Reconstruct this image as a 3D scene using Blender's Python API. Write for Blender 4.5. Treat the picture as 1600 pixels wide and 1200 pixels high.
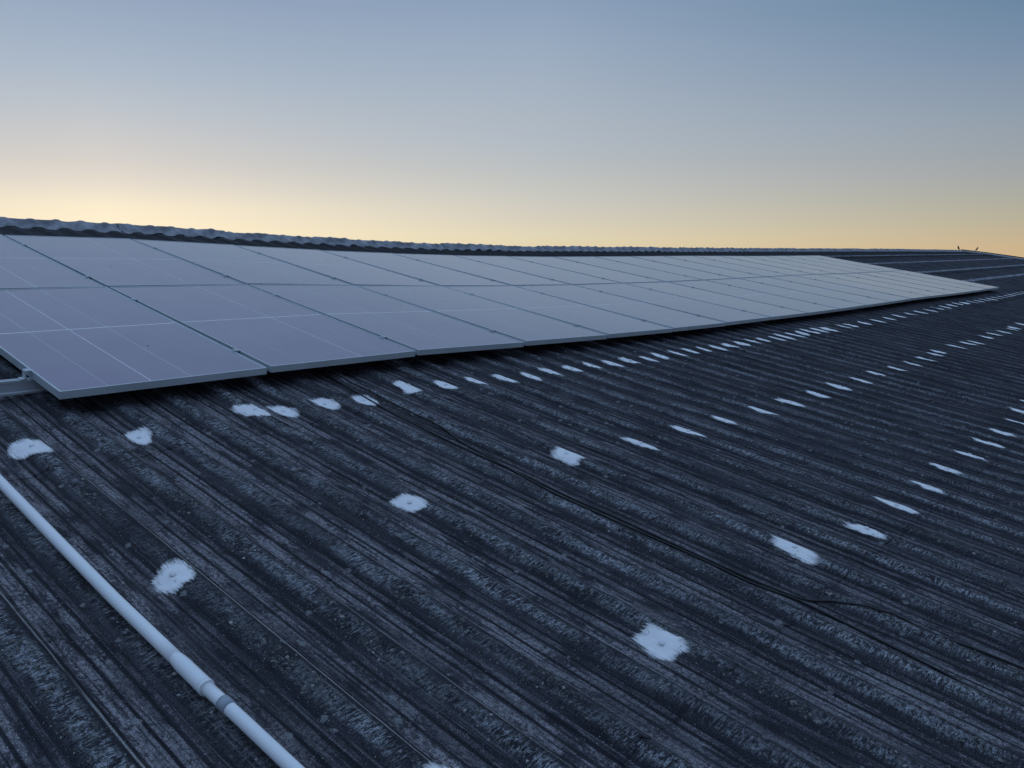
import bpy, math, random
import numpy as np
from mathutils import Matrix, Vector

sc = bpy.context.scene
for o in list(bpy.data.objects):
    bpy.data.objects.remove(o)
COL = sc.collection
rnd = random.Random(7)

# ------------------------------------------------------------------ frame of the roof
# roof frame: x along the ridge, y up the slope, z out of the roof; 1 unit = 1.12 m (one panel pitch)
W = 1.12
TILT = math.radians(10)
CT, ST = math.cos(TILT), math.sin(TILT)
OZ = 7.5 - W * 5.2 * ST


def tw(a):
    a = np.asarray(a, float)
    x, y, z = a[..., 0], a[..., 1], a[..., 2]
    return np.stack([W * x, W * (y * CT - z * ST), OZ + W * (y * ST + z * CT)], -1)


def dirw(v):
    return Vector((v[0], v[1] * CT - v[2] * ST, v[1] * ST + v[2] * CT))


# ------------------------------------------------------------------ camera
cam_d = bpy.data.cameras.new('camera')
cam = bpy.data.objects.new('camera', cam_d)
COL.objects.link(cam)
sc.camera = cam
F = 1273.85
CC = (-1.2573, -3.4493, 1.1693)
RR = [[0.660113, -0.739085, 0.134178], [-0.110224, -0.271997, -0.955965], [0.743036, 0.616255, -0.261014]]
cx, cy, cz = dirw(RR[0]), -dirw(RR[1]), -dirw(RR[2])
m = Matrix((cx, cy, cz)).transposed().to_4x4()
m.translation = Vector(tw(CC))
cam.matrix_world = m
cam_d.sensor_width = 36
cam_d.lens = 36 * F / 1600
cam_d.clip_start = 0.05
cam_d.clip_end = 6000

# ------------------------------------------------------------------ world: sky just after sunset
AZ = math.radians(67.4)                      # azimuth of the afterglow, counted from +X towards +Y
world = bpy.data.worlds.new('World')
sc.world = world
world.use_nodes = True
wt = world.node_tree
wt.nodes.clear()


def lin(c):
    return tuple(((v / 255) / 12.92 if v / 255 <= 0.04045 else (((v / 255) + 0.055) / 1.055) ** 2.4) for v in c)


def N(nt, t, **kw):
    n = nt.nodes.new(t)
    for k, v in kw.items():
        setattr(n, k, v)
    return n


def mathn(nt, op, a, b=None, c=None, clamp=False):
    n = nt.nodes.new('ShaderNodeMath')
    n.operation = op
    n.use_clamp = clamp
    for i, v in enumerate((a, b, c)):
        if v is None:
            continue
        if isinstance(v, (int, float)):
            n.inputs[i].default_value = v
        else:
            nt.links.new(v, n.inputs[i])
    return n.outputs[0]


def ramp(nt, fac, stops, interp='LINEAR'):
    n = nt.nodes.new('ShaderNodeValToRGB')
    n.color_ramp.interpolation = interp
    el = n.color_ramp.elements
    while len(el) > 1:
        el.remove(el[-1])
    for i, (p, c) in enumerate(stops):
        e = el[0] if i == 0 else el.new(p)
        e.position = p
        e.color = (*c[:3], 1)
    nt.links.new(fac, n.inputs[0])
    return n.outputs[0]


def mixc(nt, fac, a, b, mode='MIX'):
    n = nt.nodes.new('ShaderNodeMix')
    n.data_type = 'RGBA'
    n.blend_type = mode
    for s, v in ((n.inputs[0], fac), (n.inputs[6], a), (n.inputs[7], b)):
        if isinstance(v, (int, float)):
            s.default_value = v
        elif isinstance(v, tuple):
            s.default_value = (*v[:3], 1)
        else:
            nt.links.new(v, s)
    return n.outputs[2]


ZEN = (0.37, 0.555, 0.86)


def sky_stops(vis, mid, below):
    st = [(0.0, below)]
    for e, c in vis:
        st.append((0.1 + 0.9 * math.sin(math.radians(e)), lin(c)))
    st.append((0.1 + 0.9 * math.sin(math.radians(34)), mid))
    st.append((0.1 + 0.9 * math.sin(math.radians(62)), ZEN))
    return st


geo = N(wt, 'ShaderNodeTexCoord')
sep = N(wt, 'ShaderNodeSeparateXYZ')
nrm = N(wt, 'ShaderNodeVectorMath', operation='NORMALIZE')
wt.links.new(geo.outputs['Generated'], nrm.inputs[0])
wt.links.new(nrm.outputs[0], sep.inputs[0])
elev = mathn(wt, 'MULTIPLY_ADD', sep.outputs[2], 0.9, 0.1, True)
hl = mathn(wt, 'SQRT', mathn(wt, 'ADD', mathn(wt, 'MULTIPLY', sep.outputs[0], sep.outputs[0]),
                             mathn(wt, 'MULTIPLY_ADD', sep.outputs[1], sep.outputs[1], 1e-6)))
dt = mathn(wt, 'ADD', mathn(wt, 'MULTIPLY', sep.outputs[0], math.cos(AZ)), mathn(wt, 'MULTIPLY', sep.outputs[1], math.sin(AZ)))
ang = mathn(wt, 'ARCCOSINE', mathn(wt, 'MINIMUM', mathn(wt, 'MAXIMUM', mathn(wt, 'DIVIDE', dt, hl), -1.0), 1.0))


def span(a, b):
    n = N(wt, 'ShaderNodeMapRange')
    n.interpolation_type = 'LINEAR'
    wt.links.new(ang, n.inputs[0])
    n.inputs[1].default_value = math.radians(a)
    n.inputs[2].default_value = math.radians(b)
    return n.outputs[0]


S = ramp(wt, elev, sky_stops([(0, (255, 238, 198)), (1.8, (255, 240, 207)), (3.2, (248, 236, 208)), (4.6, (228, 220, 206)), (6.0, (212, 208, 203)),
                              (9.0, (188, 195, 203)), (11.5, (169, 184, 201)), (15.8, (145, 163, 189))], (0.26, 0.36, 0.55), (0.10, 0.09, 0.08)))
M = ramp(wt, elev, sky_stops([(0, (227, 207, 165)), (1.6, (225, 214, 183)), (2.9, (213, 206, 190)), (4.6, (199, 199, 193)), (6.3, (186, 191, 193)),
                              (8, (177, 186, 196)), (9.7, (171, 182, 194)), (13.8, (154, 171, 192)), (17.7, (134, 155, 184))], (0.24, 0.34, 0.53), (0.07, 0.065, 0.06)))
Rr = ramp(wt, elev, sky_stops([(0, (206, 175, 135)), (0.9, (201, 176, 139)), (2.3, (184, 174, 149)), (3.8, (169, 169, 157)), (5.2, (159, 163, 165)),
                               (8.2, (142, 156, 170)), (11.9, (117, 140, 167)), (15.1, (97, 128, 157))], (0.17, 0.27, 0.45), (0.05, 0.045, 0.045)))
B = ramp(wt, elev, sky_stops([(0, (122, 128, 144)), (4, (124, 127, 148)), (9, (110, 118, 146)), (18, (100, 120, 156))],
                             (0.155, 0.235, 0.40), (0.03, 0.03, 0.035)))
col = mixc(wt, span(0, 27.7), S, M)
col = mixc(wt, span(27.7, 60), col, Rr)
col = mixc(wt, span(60, 140), col, B)
sky = N(wt, 'ShaderNodeTexSky')
sky.sky_type = 'NISHITA'
sky.sun_disc = False
sky.sun_elevation = math.radians(1.0)
sky.sun_rotation = math.radians(90) - AZ
skym = N(wt, 'ShaderNodeVectorMath', operation='SCALE')
wt.links.new(sky.outputs[0], skym.inputs[0])
skym.inputs['Scale'].default_value = 0.002
add = N(wt, 'ShaderNodeVectorMath', operation='ADD')
wt.links.new(col, add.inputs[0])
wt.links.new(skym.outputs[0], add.inputs[1])
bg = N(wt, 'ShaderNodeBackground')
wt.links.new(add.outputs[0], bg.inputs[0])
bg.inputs[1].default_value = 1.0
wo = N(wt, 'ShaderNodeOutputWorld')
wt.links.new(bg.outputs[0], wo.inputs[0])

# last light of the sun, already at the horizon behind the ridge
sun_d = bpy.data.lights.new('sun', 'SUN')
sun_d.energy = 0.25
sun_d.angle = math.radians(12)
sun_d.color = (1.0, 0.78, 0.52)
sun = bpy.data.objects.new('sun', sun_d)
COL.objects.link(sun)
sv = Vector((math.cos(AZ) * math.cos(0.018), math.sin(AZ) * math.cos(0.018), math.sin(0.018)))
sun.rotation_euler = sv.to_track_quat('Z', 'Y').to_euler()
sun.location = (20, 40, 30)

vs = sc.view_settings
vs.view_transform = 'Standard'
vs.look = 'None'
vs.exposure = 0
vs.gamma = 1
vs.use_curve_mapping = False

# ------------------------------------------------------------------ noise for real relief
_rs = np.random.RandomState(3)
_G = _rs.rand(256, 256)


def vnoise(x, y):
    xi, yi = np.floor(x).astype(int), np.floor(y).astype(int)
    fx, fy = x - xi, y - yi
    fx, fy = fx * fx * (3 - 2 * fx), fy * fy * (3 - 2 * fy)
    a, b = _G[xi & 255, yi & 255], _G[(xi + 1) & 255, yi & 255]
    c, d = _G[xi & 255, (yi + 1) & 255], _G[(xi + 1) & 255, (yi + 1) & 255]
    return (a * (1 - fx) + b * fx) * (1 - fy) + (c * (1 - fx) + d * fx) * fy


def fbm(x, y, o=3):
    v, a, t = 0, 0.5, 0
    for i in range(o):
        v = v + a * vnoise(x * 2 ** i + 17.3 * i, y * 2 ** i + 5.7 * i)
        t += a
        a *= 0.5
    return v / t


def smooth(a, b, x):
    t = np.clip((x - a) / (b - a), 0, 1)
    return t * t * (3 - 2 * t)


# ------------------------------------------------------------------ the sagging roof surface
HX = np.arange(19.0)
HV = np.array([0.043, 0.046, 0.043, 0.015, -0.012, -0.03, -0.04, -0.041, -0.042, -0.035, -0.026, -0.016, -0.004, 0.002, 0.004, 0.009, 0.018, 0.029, 0.038])
GV = np.array([0.041, 0.033, 0.026, 0.017, 0.005, -0.002, -0.009, -0.013, -0.013, -0.011, -0.01, -0.009, -0.01, -0.011, -0.009, -0.007, -0.005, -0.005, -0.007])
RZX = np.array([-8, 1.42, 1.97, 2.87, 4.09, 5.2, 6.39, 7.26, 8.69, 10.39, 12.45, 15.01, 18.25, 22.51, 28.35, 33.03, 37.22])
RZV = np.array([0.044, 0.041, 0.03, 0.0, -0.037, -0.073, -0.1, -0.113, -0.116, -0.103, -0.088, -0.064, -0.027, 0.022, 0.085, 0.125, 0.15])
LM = 1.9071
DC = 0.10          # crest of the sheets below the plane of the panels
CAPH = 0.055       # top of the ridge cap above the crests
RH = 0.043         # depth of the corrugation
PITCH = 0.2325
RIDGE_Y = 5.2
X0, X1 = -8.0, 37.0


def panel_z(x, y):
    xx = np.clip(x, 0, 18)
    h = np.interp(xx, HX, HV)
    g = np.interp(xx, HX, GV)
    lift = np.where(x > 18, 0.012 * np.maximum(x - 19.2, 0) + 0.006 * np.minimum(np.maximum(x - 18, 0), 1.2), 0)
    return h + np.clip(y / LM - 1, -1.2, 1.0) * g + lift


def crest_z(x, y):
    z = panel_z(x, y) - DC
    zr = np.interp(x, RZX, RZV) - CAPH
    t = np.clip((y - 3.85) / (RIDGE_Y - 3.85), 0, 1)
    return z * (1 - t) + zr * t


PX = np.array([0, 0.02, 0.055, 0.083, 0.093, 0.104, 0.114, 0.128, 0.1345, 0.1375, 0.1405, 0.160, 0.1675, 0.1705, 0.1735, 0.190, 0.205, 0.2185, 0.2325])
PZ = np.array([-.0095, -.0035, 0.0, -.001, -.006, -.017, -.0225, -.0240, -.0234, -.0246, -.0232, -.0226, -.0228, -.0242, -.0230, -.0235, -.0215, -.0165, -.0095])


def prof(x):
    return np.interp(np.mod(x, PITCH), PX, PZ)


def relief(x, y):
    u = np.mod(x, PITCH)
    moss = smooth(-0.01, 0.02, u) * (1 - smooth(0.065, 0.09, u))
    patchy = smooth(0.30, 0.55, fbm(x * 5 + 3, y * 2.2, 2))
    n = fbm(x * 42, y * 34, 3)
    d = moss * patchy * (n - 0.35) * 0.017
    d = d + (fbm(x * 60, y * 14, 2) - 0.5) * 0.0025
    d = d + (fbm(x * 9 + 40, y * 1.5, 2) - 0.5) * 0.004
    return d


LAPS = [-7.11, -4.89, -2.67, -0.45, 1.77, 3.99, RIDGE_Y]
OVER = 0.05
TH = 0.0016


def lap(y):
    i = np.clip(np.searchsorted(LAPS, y, 'right') - 1, 0, 5)
    a = np.array(LAPS)[i]
    b = np.array(LAPS)[i + 1]
    return TH * (1 - (y - a) / (b - a))


def roof_z(x, y, det=True):
    z = crest_z(x, y) + prof(x) + lap(y)
    return z + relief(x, y) if det else z


# ------------------------------------------------------------------ object helpers
def mesh_np(name, co, faces, mat=None, smooth_=False, mats=None):
    me = bpy.data.meshes.new(name)
    co = np.asarray(co, np.float32)
    faces = np.asarray(faces, np.int32)
    k = faces.shape[1]
    me.vertices.add(len(co))
    me.vertices.foreach_set('co', co.ravel())
    me.loops.add(faces.size)
    me.loops.foreach_set('vertex_index', faces.ravel())
    me.polygons.add(len(faces))
    me.polygons.foreach_set('loop_start', np.arange(0, faces.size, k, dtype=np.int32))
    me.update(calc_edges=True)
    me.polygons.foreach_set('use_smooth', np.full(len(faces), bool(smooth_)))
    if mat:
        me.materials.append(mat)
    return me


def obj(name, me, parent=None, loc=None, **props):
    o = bpy.data.objects.new(name, me)
    COL.objects.link(o)
    if parent is not None:
        o.parent = parent
    if loc is not None:
        o.location = loc
    for k, v in props.items():
        o[k] = v
    return o


def world_part(name, co_w, faces, mat, parent, base, smooth_=False, **props):
    """mesh given in world metres; own origin at its middle, parented to an unrotated empty at `base`"""
    c = co_w.mean(0)
    me = mesh_np(name, co_w - c, faces, mat, smooth_)
    return obj(name, me, parent, Vector(c) - Vector(base), **props)


def grid_faces(nx, ny):
    i, j = np.meshgrid(np.arange(nx - 1), np.arange(ny - 1), indexing='ij')
    a = (i * ny + j).ravel()
    return np.stack([a, a + ny, a + ny + 1, a + 1], -1)


def boxes(bl):
    """list of (cx,cy,cz,dx,dy,dz) -> verts, quads"""
    V, Fa = [], []
    for (x, y, z, a, b, c) in bl:
        n = len(V)
        for sx in (-.5, .5):
            for sy in (-.5, .5):
                for sz in (-.5, .5):
                    V.append((x + sx * a, y + sy * b, z + sz * c))
        for q in ((0, 1, 3, 2), (4, 6, 7, 5), (0, 4, 5, 1), (2, 3, 7, 6), (0, 2, 6, 4), (1, 5, 7, 3)):
            Fa.append([n + i for i in q])
    return np.array(V, float), np.array(Fa)


def sweep(path, rad, n=12, caps=True):
    """tube along a path (world metres); rad scalar or list"""
    P = np.asarray(path, float)
    rad = np.broadcast_to(np.asarray(rad, float), (len(P),))
    T = np.gradient(P, axis=0)
    T /= np.linalg.norm(T, axis=1)[:, None]
    up = np.array([0.13, 0.05, 1.0])
    A = np.cross(T, up)
    A /= np.linalg.norm(A, axis=1)[:, None]
    Bn = np.cross(A, T)
    th = np.linspace(0, 2 * np.pi, n, endpoint=False)
    V = P[:, None] + rad[:, None, None] * (np.cos(th)[None, :, None] * A[:, None] + np.sin(th)[None, :, None] * Bn[:, None])
    V = V.reshape(-1, 3)
    Fa = []
    for i in range(len(P) - 1):
        for j in range(n):
            k = (j + 1) % n
            Fa.append((i * n + j, i * n + k, (i + 1) * n + k, (i + 1) * n + j))
    if caps:
        c0, c1 = len(V), len(V) + 1
        V = np.vstack([V, P[:1], P[-1:]])
        e = (len(P) - 1) * n
        for j in range(n):
            k = (j + 1) % n
            Fa.append((c0, k, j, c0))
            Fa.append((c1, e + j, e + k, c1))
    return V, Fa


def mesh_py(name, V, Fa, mat, smooth_=True):
    me = bpy.data.meshes.new(name)
    Fa = [tuple(dict.fromkeys(f)) for f in Fa]
    me.from_pydata([tuple(v) for v in V], [], Fa)
    me.polygons.foreach_set('use_smooth', [bool(smooth_)] * len(me.polygons))
    me.materials.append(mat)
    me.update()
    return me


# ------------------------------------------------------------------ materials
def new_mat(name):
    mt = bpy.data.materials.new(name)
    mt.use_nodes = True
    nt = mt.node_tree
    b = nt.nodes['Principled BSDF']
    return mt, nt, b


def noise(nt, vec, scale, detail=3, rough=0.55, dist=0.0):
    n = N(nt, 'ShaderNodeTexNoise')
    if vec is not None:
        nt.links.new(vec, n.inputs['Vector'])
    n.inputs['Scale'].default_value = scale
    n.inputs['Detail'].default_value = detail
    n.inputs['Roughness'].default_value = rough
    n.inputs['Distortion'].default_value = dist
    return n.outputs['Fac']


def mapping(nt, vec, scale, loc=(0, 0, 0)):
    n = N(nt, 'ShaderNodeMapping')
    nt.links.new(vec, n.inputs[0])
    n.inputs['Scale'].default_value = scale
    n.inputs['Location'].default_value = loc
    return n.outputs[0]


def band(nt, fac, stops):
    return ramp(nt, fac, [(p, (v, v, v)) for p, v in stops])


def thr(nt, v, a, b):
    n = N(nt, 'ShaderNodeMapRange')
    n.interpolation_type = 'SMOOTHSTEP'
    nt.links.new(v, n.inputs[0])
    n.inputs[1].default_value = a
    n.inputs[2].default_value = b
    return n.outputs[0]


def roof_material():
    mt, nt, b = new_mat('weathered_fibre_cement')
    uv = N(nt, 'ShaderNodeUVMap', uv_map='roof').outputs[0]          # U = corrugations, V = roof y
    sp = N(nt, 'ShaderNodeSeparateXYZ')
    nt.links.new(uv, sp.inputs[0])
    vec = mapping(nt, uv, (PITCH, 1, 1))                               # back to roof units
    wob = noise(nt, mapping(nt, vec, (14, 5, 1)), 1.0, 3)
    fine_wob = noise(nt, mapping(nt, vec, (60, 40, 1)), 1.0, 2)
    uu = mathn(nt, 'ADD', sp.outputs[0], mathn(nt, 'MULTIPLY_ADD', wob, 0.22, -0.11))
    uf = mathn(nt, 'FRACT', mathn(nt, 'ADD', uu, mathn(nt, 'MULTIPLY_ADD', fine_wob, 0.05, -0.025)))
    us = mathn(nt, 'FRACT', mathn(nt, 'ADD', sp.outputs[0], mathn(nt, 'MULTIPLY_ADD', wob, 0.02, -0.01)))
    moss = band(nt, uf, [(0.0, 0.0), (0.06, 0.25), (0.12, 1), (0.27, 1), (0.32, 0.25), (0.36, 0), (1, 0.0)])
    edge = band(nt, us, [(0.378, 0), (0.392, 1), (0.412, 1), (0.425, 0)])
    wash = band(nt, us, [(0.47, 0), (0.49, 1), (0.655, 1), (0.67, 0.0), (0.70, 0.0), (0.715, 0.9), (0.85, 0.9), (0.865, 0.0), (0.90, 0.0), (0.91, 0.5), (0.955, 0.5), (0.965, 0)])
    # patchiness
    big = noise(nt, mapping(nt, vec, (1.0, 0.6, 1)), 1.0, 4, 0.6)
    streak = noise(nt, mapping(nt, vec, (38, 1.6, 1)), 1.0, 5, 0.62)
    streak2 = noise(nt, mapping(nt, vec, (95, 4.0, 1), (3, 1, 0)), 1.0, 5, 0.65)
    fil = noise(nt, mapping(nt, vec, (34, 150, 1), (5, 5, 0)), 1.0, 3, 0.65, 0.8)      # feathery growth across the rib
    spot = noise(nt, mapping(nt, vec, (85, 70, 1)), 1.0, 4, 0.7)
    clump = noise(nt, mapping(nt, vec, (16, 6, 1), (7, 2, 0)), 1.0, 4, 0.65)
    grain = noise(nt, mapping(nt, vec, (330, 260, 1)), 1.0, 3, 0.7)
    base = ramp(nt, streak, [(0.25, (0.014, 0.014, 0.018)), (0.5, (0.027, 0.027, 0.034)), (0.72, (0.072, 0.071, 0.082))])
    base = mixc(nt, mathn(nt, 'MULTIPLY', thr(nt, big, 0.50, 0.7), 0.5), base, (0.042, 0.036, 0.042))
    base = mixc(nt, mathn(nt, 'MULTIPLY', thr(nt, clump, 0.5, 0.68), 0.6), base, (0.013, 0.015, 0.017))
    wn = N(nt, 'ShaderNodeCombineXYZ')
    nt.links.new(mathn(nt, 'MULTIPLY', mathn(nt, 'FLOOR', mathn(nt, 'MULTIPLY', mathn(nt, 'SUBTRACT', us, 0.35), 7.0)), 3.37), wn.inputs[0])
    nt.links.new(mathn(nt, 'MULTIPLY_ADD', fine_wob, 0.25, mathn(nt, 'MULTIPLY', sp.outputs[1], 2.2)), wn.inputs[1])
    nt.links.new(mathn(nt, 'MULTIPLY', mathn(nt, 'FLOOR', sp.outputs[0]), 5.13), wn.inputs[2])
    seg = thr(nt, noise(nt, wn.outputs[0], 1.0, 2, 0.5), 0.455, 0.475)
    wsel = thr(nt, mathn(nt, 'ADD', mathn(nt, 'MULTIPLY', streak2, 0.45), mathn(nt, 'MULTIPLY', clump, 0.55)), 0.43, 0.56)
    wfac = mathn(nt, 'MULTIPLY', mathn(nt, 'MULTIPLY', wash, mathn(nt, 'MAXIMUM', mathn(nt, 'MULTIPLY', seg, thr(nt, streak2, 0.36, 0.52)), mathn(nt, 'MULTIPLY', wsel, 0.55))), thr(nt, big, 0.28, 0.5))
    xr = mathn(nt, 'MULTIPLY', sp.outputs[0], PITCH)
    worn = mathn(nt, 'MULTIPLY_ADD', thr(nt, mathn(nt, 'ADD', xr, mathn(nt, 'MULTIPLY_ADD', big, 5.0, -2.5)), 0.2, 4.5), -0.62, 1.0)
    fars = mathn(nt, 'MULTIPLY_ADD', thr(nt, mathn(nt, 'ADD', xr, mathn(nt, 'MULTIPLY_ADD', big, 4.0, -2.0)), 1.5, 10.0), -0.62, 1.0)
    wfac = mathn(nt, 'MULTIPLY', mathn(nt, 'MULTIPLY', wfac, worn), mathn(nt, 'MULTIPLY_ADD', thr(nt, mathn(nt, 'MULTIPLY_ADD', spot, 0.35, mathn(nt, 'MULTIPLY', clump, 0.65)), 0.42, 0.52), 0.75, 0.25))
    wcol = mixc(nt, thr(nt, spot, 0.35, 0.62), (0.125, 0.115, 0.127), (0.350, 0.332, 0.352))
    base = mixc(nt, mathn(nt, 'MULTIPLY', wfac, 0.8), base, wcol)
    msel = thr(nt, mathn(nt, 'ADD', mathn(nt, 'MULTIPLY', fil, 0.5), mathn(nt, 'MULTIPLY', clump, 0.5)), 0.43, 0.54)
    mn = N(nt, 'ShaderNodeCombineXYZ')
    nt.links.new(mathn(nt, 'MULTIPLY', sp.outputs[0], 0.45), mn.inputs[0])
    nt.links.new(mathn(nt, 'MULTIPLY', sp.outputs[1], 1.3), mn.inputs[1])
    mam = thr(nt, noise(nt, mn.outputs[0], 1.0, 4, 0.65), 0.36, 0.62)
    mfac = mathn(nt, 'MULTIPLY', mathn(nt, 'MULTIPLY', moss, msel), mathn(nt, 'MULTIPLY', fars, mathn(nt, 'MULTIPLY_ADD', mam, 0.8, 0.2)))
    lich = mixc(nt, thr(nt, mathn(nt, 'MULTIPLY_ADD', spot, 0.5, mathn(nt, 'MULTIPLY', fil, 0.5)), 0.42, 0.60), (0.060, 0.066, 0.078), (0.410, 0.430, 0.460))
    base = mixc(nt, mathn(nt, 'MULTIPLY', mfac, 0.92), base, lich)
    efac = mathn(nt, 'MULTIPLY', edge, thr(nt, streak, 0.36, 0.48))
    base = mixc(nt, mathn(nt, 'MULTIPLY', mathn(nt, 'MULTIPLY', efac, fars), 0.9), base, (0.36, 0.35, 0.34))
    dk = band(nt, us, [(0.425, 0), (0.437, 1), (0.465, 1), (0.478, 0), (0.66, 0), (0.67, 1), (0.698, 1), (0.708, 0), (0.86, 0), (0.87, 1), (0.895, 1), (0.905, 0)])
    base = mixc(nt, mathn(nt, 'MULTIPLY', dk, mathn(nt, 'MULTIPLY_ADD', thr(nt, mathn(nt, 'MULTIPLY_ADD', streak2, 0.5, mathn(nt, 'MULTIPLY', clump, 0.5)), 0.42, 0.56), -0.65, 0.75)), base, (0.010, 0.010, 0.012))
    lines = thr(nt, noise(nt, mapping(nt, vec, (120, 1.1, 1), (9, 4, 0)), 1.0, 2, 0.5), 0.60, 0.66)
    base = mixc(nt, mathn(nt, 'MULTIPLY', mathn(nt, 'MULTIPLY', lines, thr(nt, clump, 0.35, 0.6)), 0.35), base, (0.23, 0.23, 0.24))
    gsp = thr(nt, noise(nt, mapping(nt, vec, (190, 130, 1), (1, 9, 0)), 1.0, 1, 0.5), 0.68, 0.75)
    base = mixc(nt, mathn(nt, 'MULTIPLY', gsp, 0.6), base, (0.34, 0.35, 0.37))
    vo = N(nt, 'ShaderNodeTexVoronoi')
    nt.links.new(mapping(nt, vec, (22, 17, 1)), vo.inputs['Vector'])
    vo.inputs['Scale'].default_value = 1.0
    vsep = N(nt, 'ShaderNodeSeparateColor')
    nt.links.new(vo.outputs['Color'], vsep.inputs[0])
    vr = mathn(nt, 'SUBTRACT', mathn(nt, 'MULTIPLY', vsep.outputs[0], 0.36), 0.12)
    vd = mathn(nt, 'ADD', vo.outputs['Distance'], mathn(nt, 'MULTIPLY_ADD', spot, 0.5, -0.25))
    blot = mathn(nt, 'MULTIPLY', thr(nt, mathn(nt, 'SUBTRACT', vr, vd), 0.0, 0.06), fars)
    base = mixc(nt, mathn(nt, 'MULTIPLY', blot, 0.6), base, (0.25, 0.262, 0.262))
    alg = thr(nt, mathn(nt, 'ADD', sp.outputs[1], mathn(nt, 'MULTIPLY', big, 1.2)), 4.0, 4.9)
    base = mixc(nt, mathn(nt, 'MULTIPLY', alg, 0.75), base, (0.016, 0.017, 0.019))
    gr = mixc(nt, 1.0, base, ramp(nt, grain, [(0.36, (0.40, 0.40, 0.40)), (0.5, (0.95, 0.95, 0.95)), (0.64, (1.9, 1.9, 1.9))]), 'MULTIPLY')
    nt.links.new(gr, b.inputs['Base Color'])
    b.inputs['Roughness'].default_value = 0.92
    b.inputs['Specular IOR Level'].default_value = 0.25
    hgt = mathn(nt, 'ADD', mathn(nt, 'MULTIPLY', mathn(nt, 'ADD', spot, fil), mathn(nt, 'MULTIPLY', moss, 0.8)),
                mathn(nt, 'ADD', mathn(nt, 'MULTIPLY', grain, 0.25), mathn(nt, 'MULTIPLY', streak2, 0.35)))
    bp = N(nt, 'ShaderNodeBump')
    bp.inputs['Strength'].default_value = 0.9
    bp.inputs['Distance'].default_value = 0.010
    nt.links.new(hgt, bp.inputs['Height'])
    nt.links.new(bp.outputs[0], b.inputs['Normal'])
    return mt


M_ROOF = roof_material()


def obj_noise_mat(name, c1, c2, scale, rough, metal=0.0, bump=0.0, stretch=(1, 1, 1), spec=0.5, coords='Object'):
    mt, nt, b = new_mat(name)
    tc = N(nt, 'ShaderNodeTexCoord').outputs[coords]
    v = mapping(nt, tc, stretch)
    f = noise(nt, v, scale, 5, 0.6)
    nt.links.new(ramp(nt, f, [(0.3, c1), (0.7, c2)]), b.inputs['Base Color'])
    b.inputs['Roughness'].default_value = rough
    b.inputs['Metallic'].default_value = metal
    b.inputs['Specular IOR Level'].default_value = spec
    if bump:
        bp = N(nt, 'ShaderNodeBump')
        bp.inputs['Strength'].default_value = 0.6
        bp.inputs['Distance'].default_value = bump
        nt.links.new(noise(nt, v, scale * 4, 4, 0.6), bp.inputs['Height'])
        nt.links.new(bp.outputs[0], b.inputs['Normal'])
    return mt


M_ALU = obj_noise_mat('anodised_aluminium', (0.50, 0.57, 0.59), (0.60, 0.66, 0.68), 3.0, 0.40, 0.30)
M_RAIL = obj_noise_mat('mill_aluminium', (0.54, 0.59, 0.61), (0.68, 0.72, 0.73), 4.0, 0.45, 0.35)
M_PAINT = obj_noise_mat('white_roof_paint', (0.72, 0.74, 0.76), (0.86, 0.87, 0.88), 14.0, 0.55, 0, 0.003, (1, 1, 1))
M_PAINT_THIN = obj_noise_mat('thin_white_paint', (0.07, 0.08, 0.10), (0.28, 0.29, 0.32), 6.0, 0.7, 0, 0.002)
M_PVC = obj_noise_mat('white_pvc', (0.82, 0.87, 0.89), (0.89, 0.92, 0.93), 5.0, 0.32, 0, 0)
M_GREY = obj_noise_mat('grey_tape', (0.28, 0.34, 0.40), (0.36, 0.41, 0.46), 20.0, 0.5)
M_CABLE = obj_noise_mat('black_cable', (0.010, 0.010, 0.012), (0.018, 0.018, 0.020), 30.0, 0.5)
M_CAP = obj_noise_mat('ridge_fibre_cement', (0.10, 0.105, 0.12), (0.40, 0.41, 0.44), 5.0, 0.85, 0, 0.004)
M_VERGE = obj_noise_mat('verge_fibre_cement', (0.20, 0.205, 0.21), (0.33, 0.335, 0.34), 4.0, 0.85, 0, 0.004)
M_FASCIA = obj_noise_mat('brown_fascia', (0.030, 0.018, 0.012), (0.055, 0.034, 0.024), 3.0, 0.7)
M_WALL = obj_noise_mat('block_wall_render', (0.30, 0.29, 0.27), (0.40, 0.385, 0.36), 1.5, 0.9, 0, 0.01)
M_GROUND = obj_noise_mat('dry_grass_ground', (0.040, 0.045, 0.022), (0.085, 0.075, 0.042), 0.15, 1.0, 0, 0.05)
M_BIRD = obj_noise_mat('dark_plumage', (0.014, 0.013, 0.013), (0.035, 0.032, 0.030), 40.0, 0.8)
M_BACK = obj_noise_mat('white_backsheet', (0.70, 0.72, 0.76), (0.78, 0.80, 0.82), 3.0, 0.25)


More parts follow.
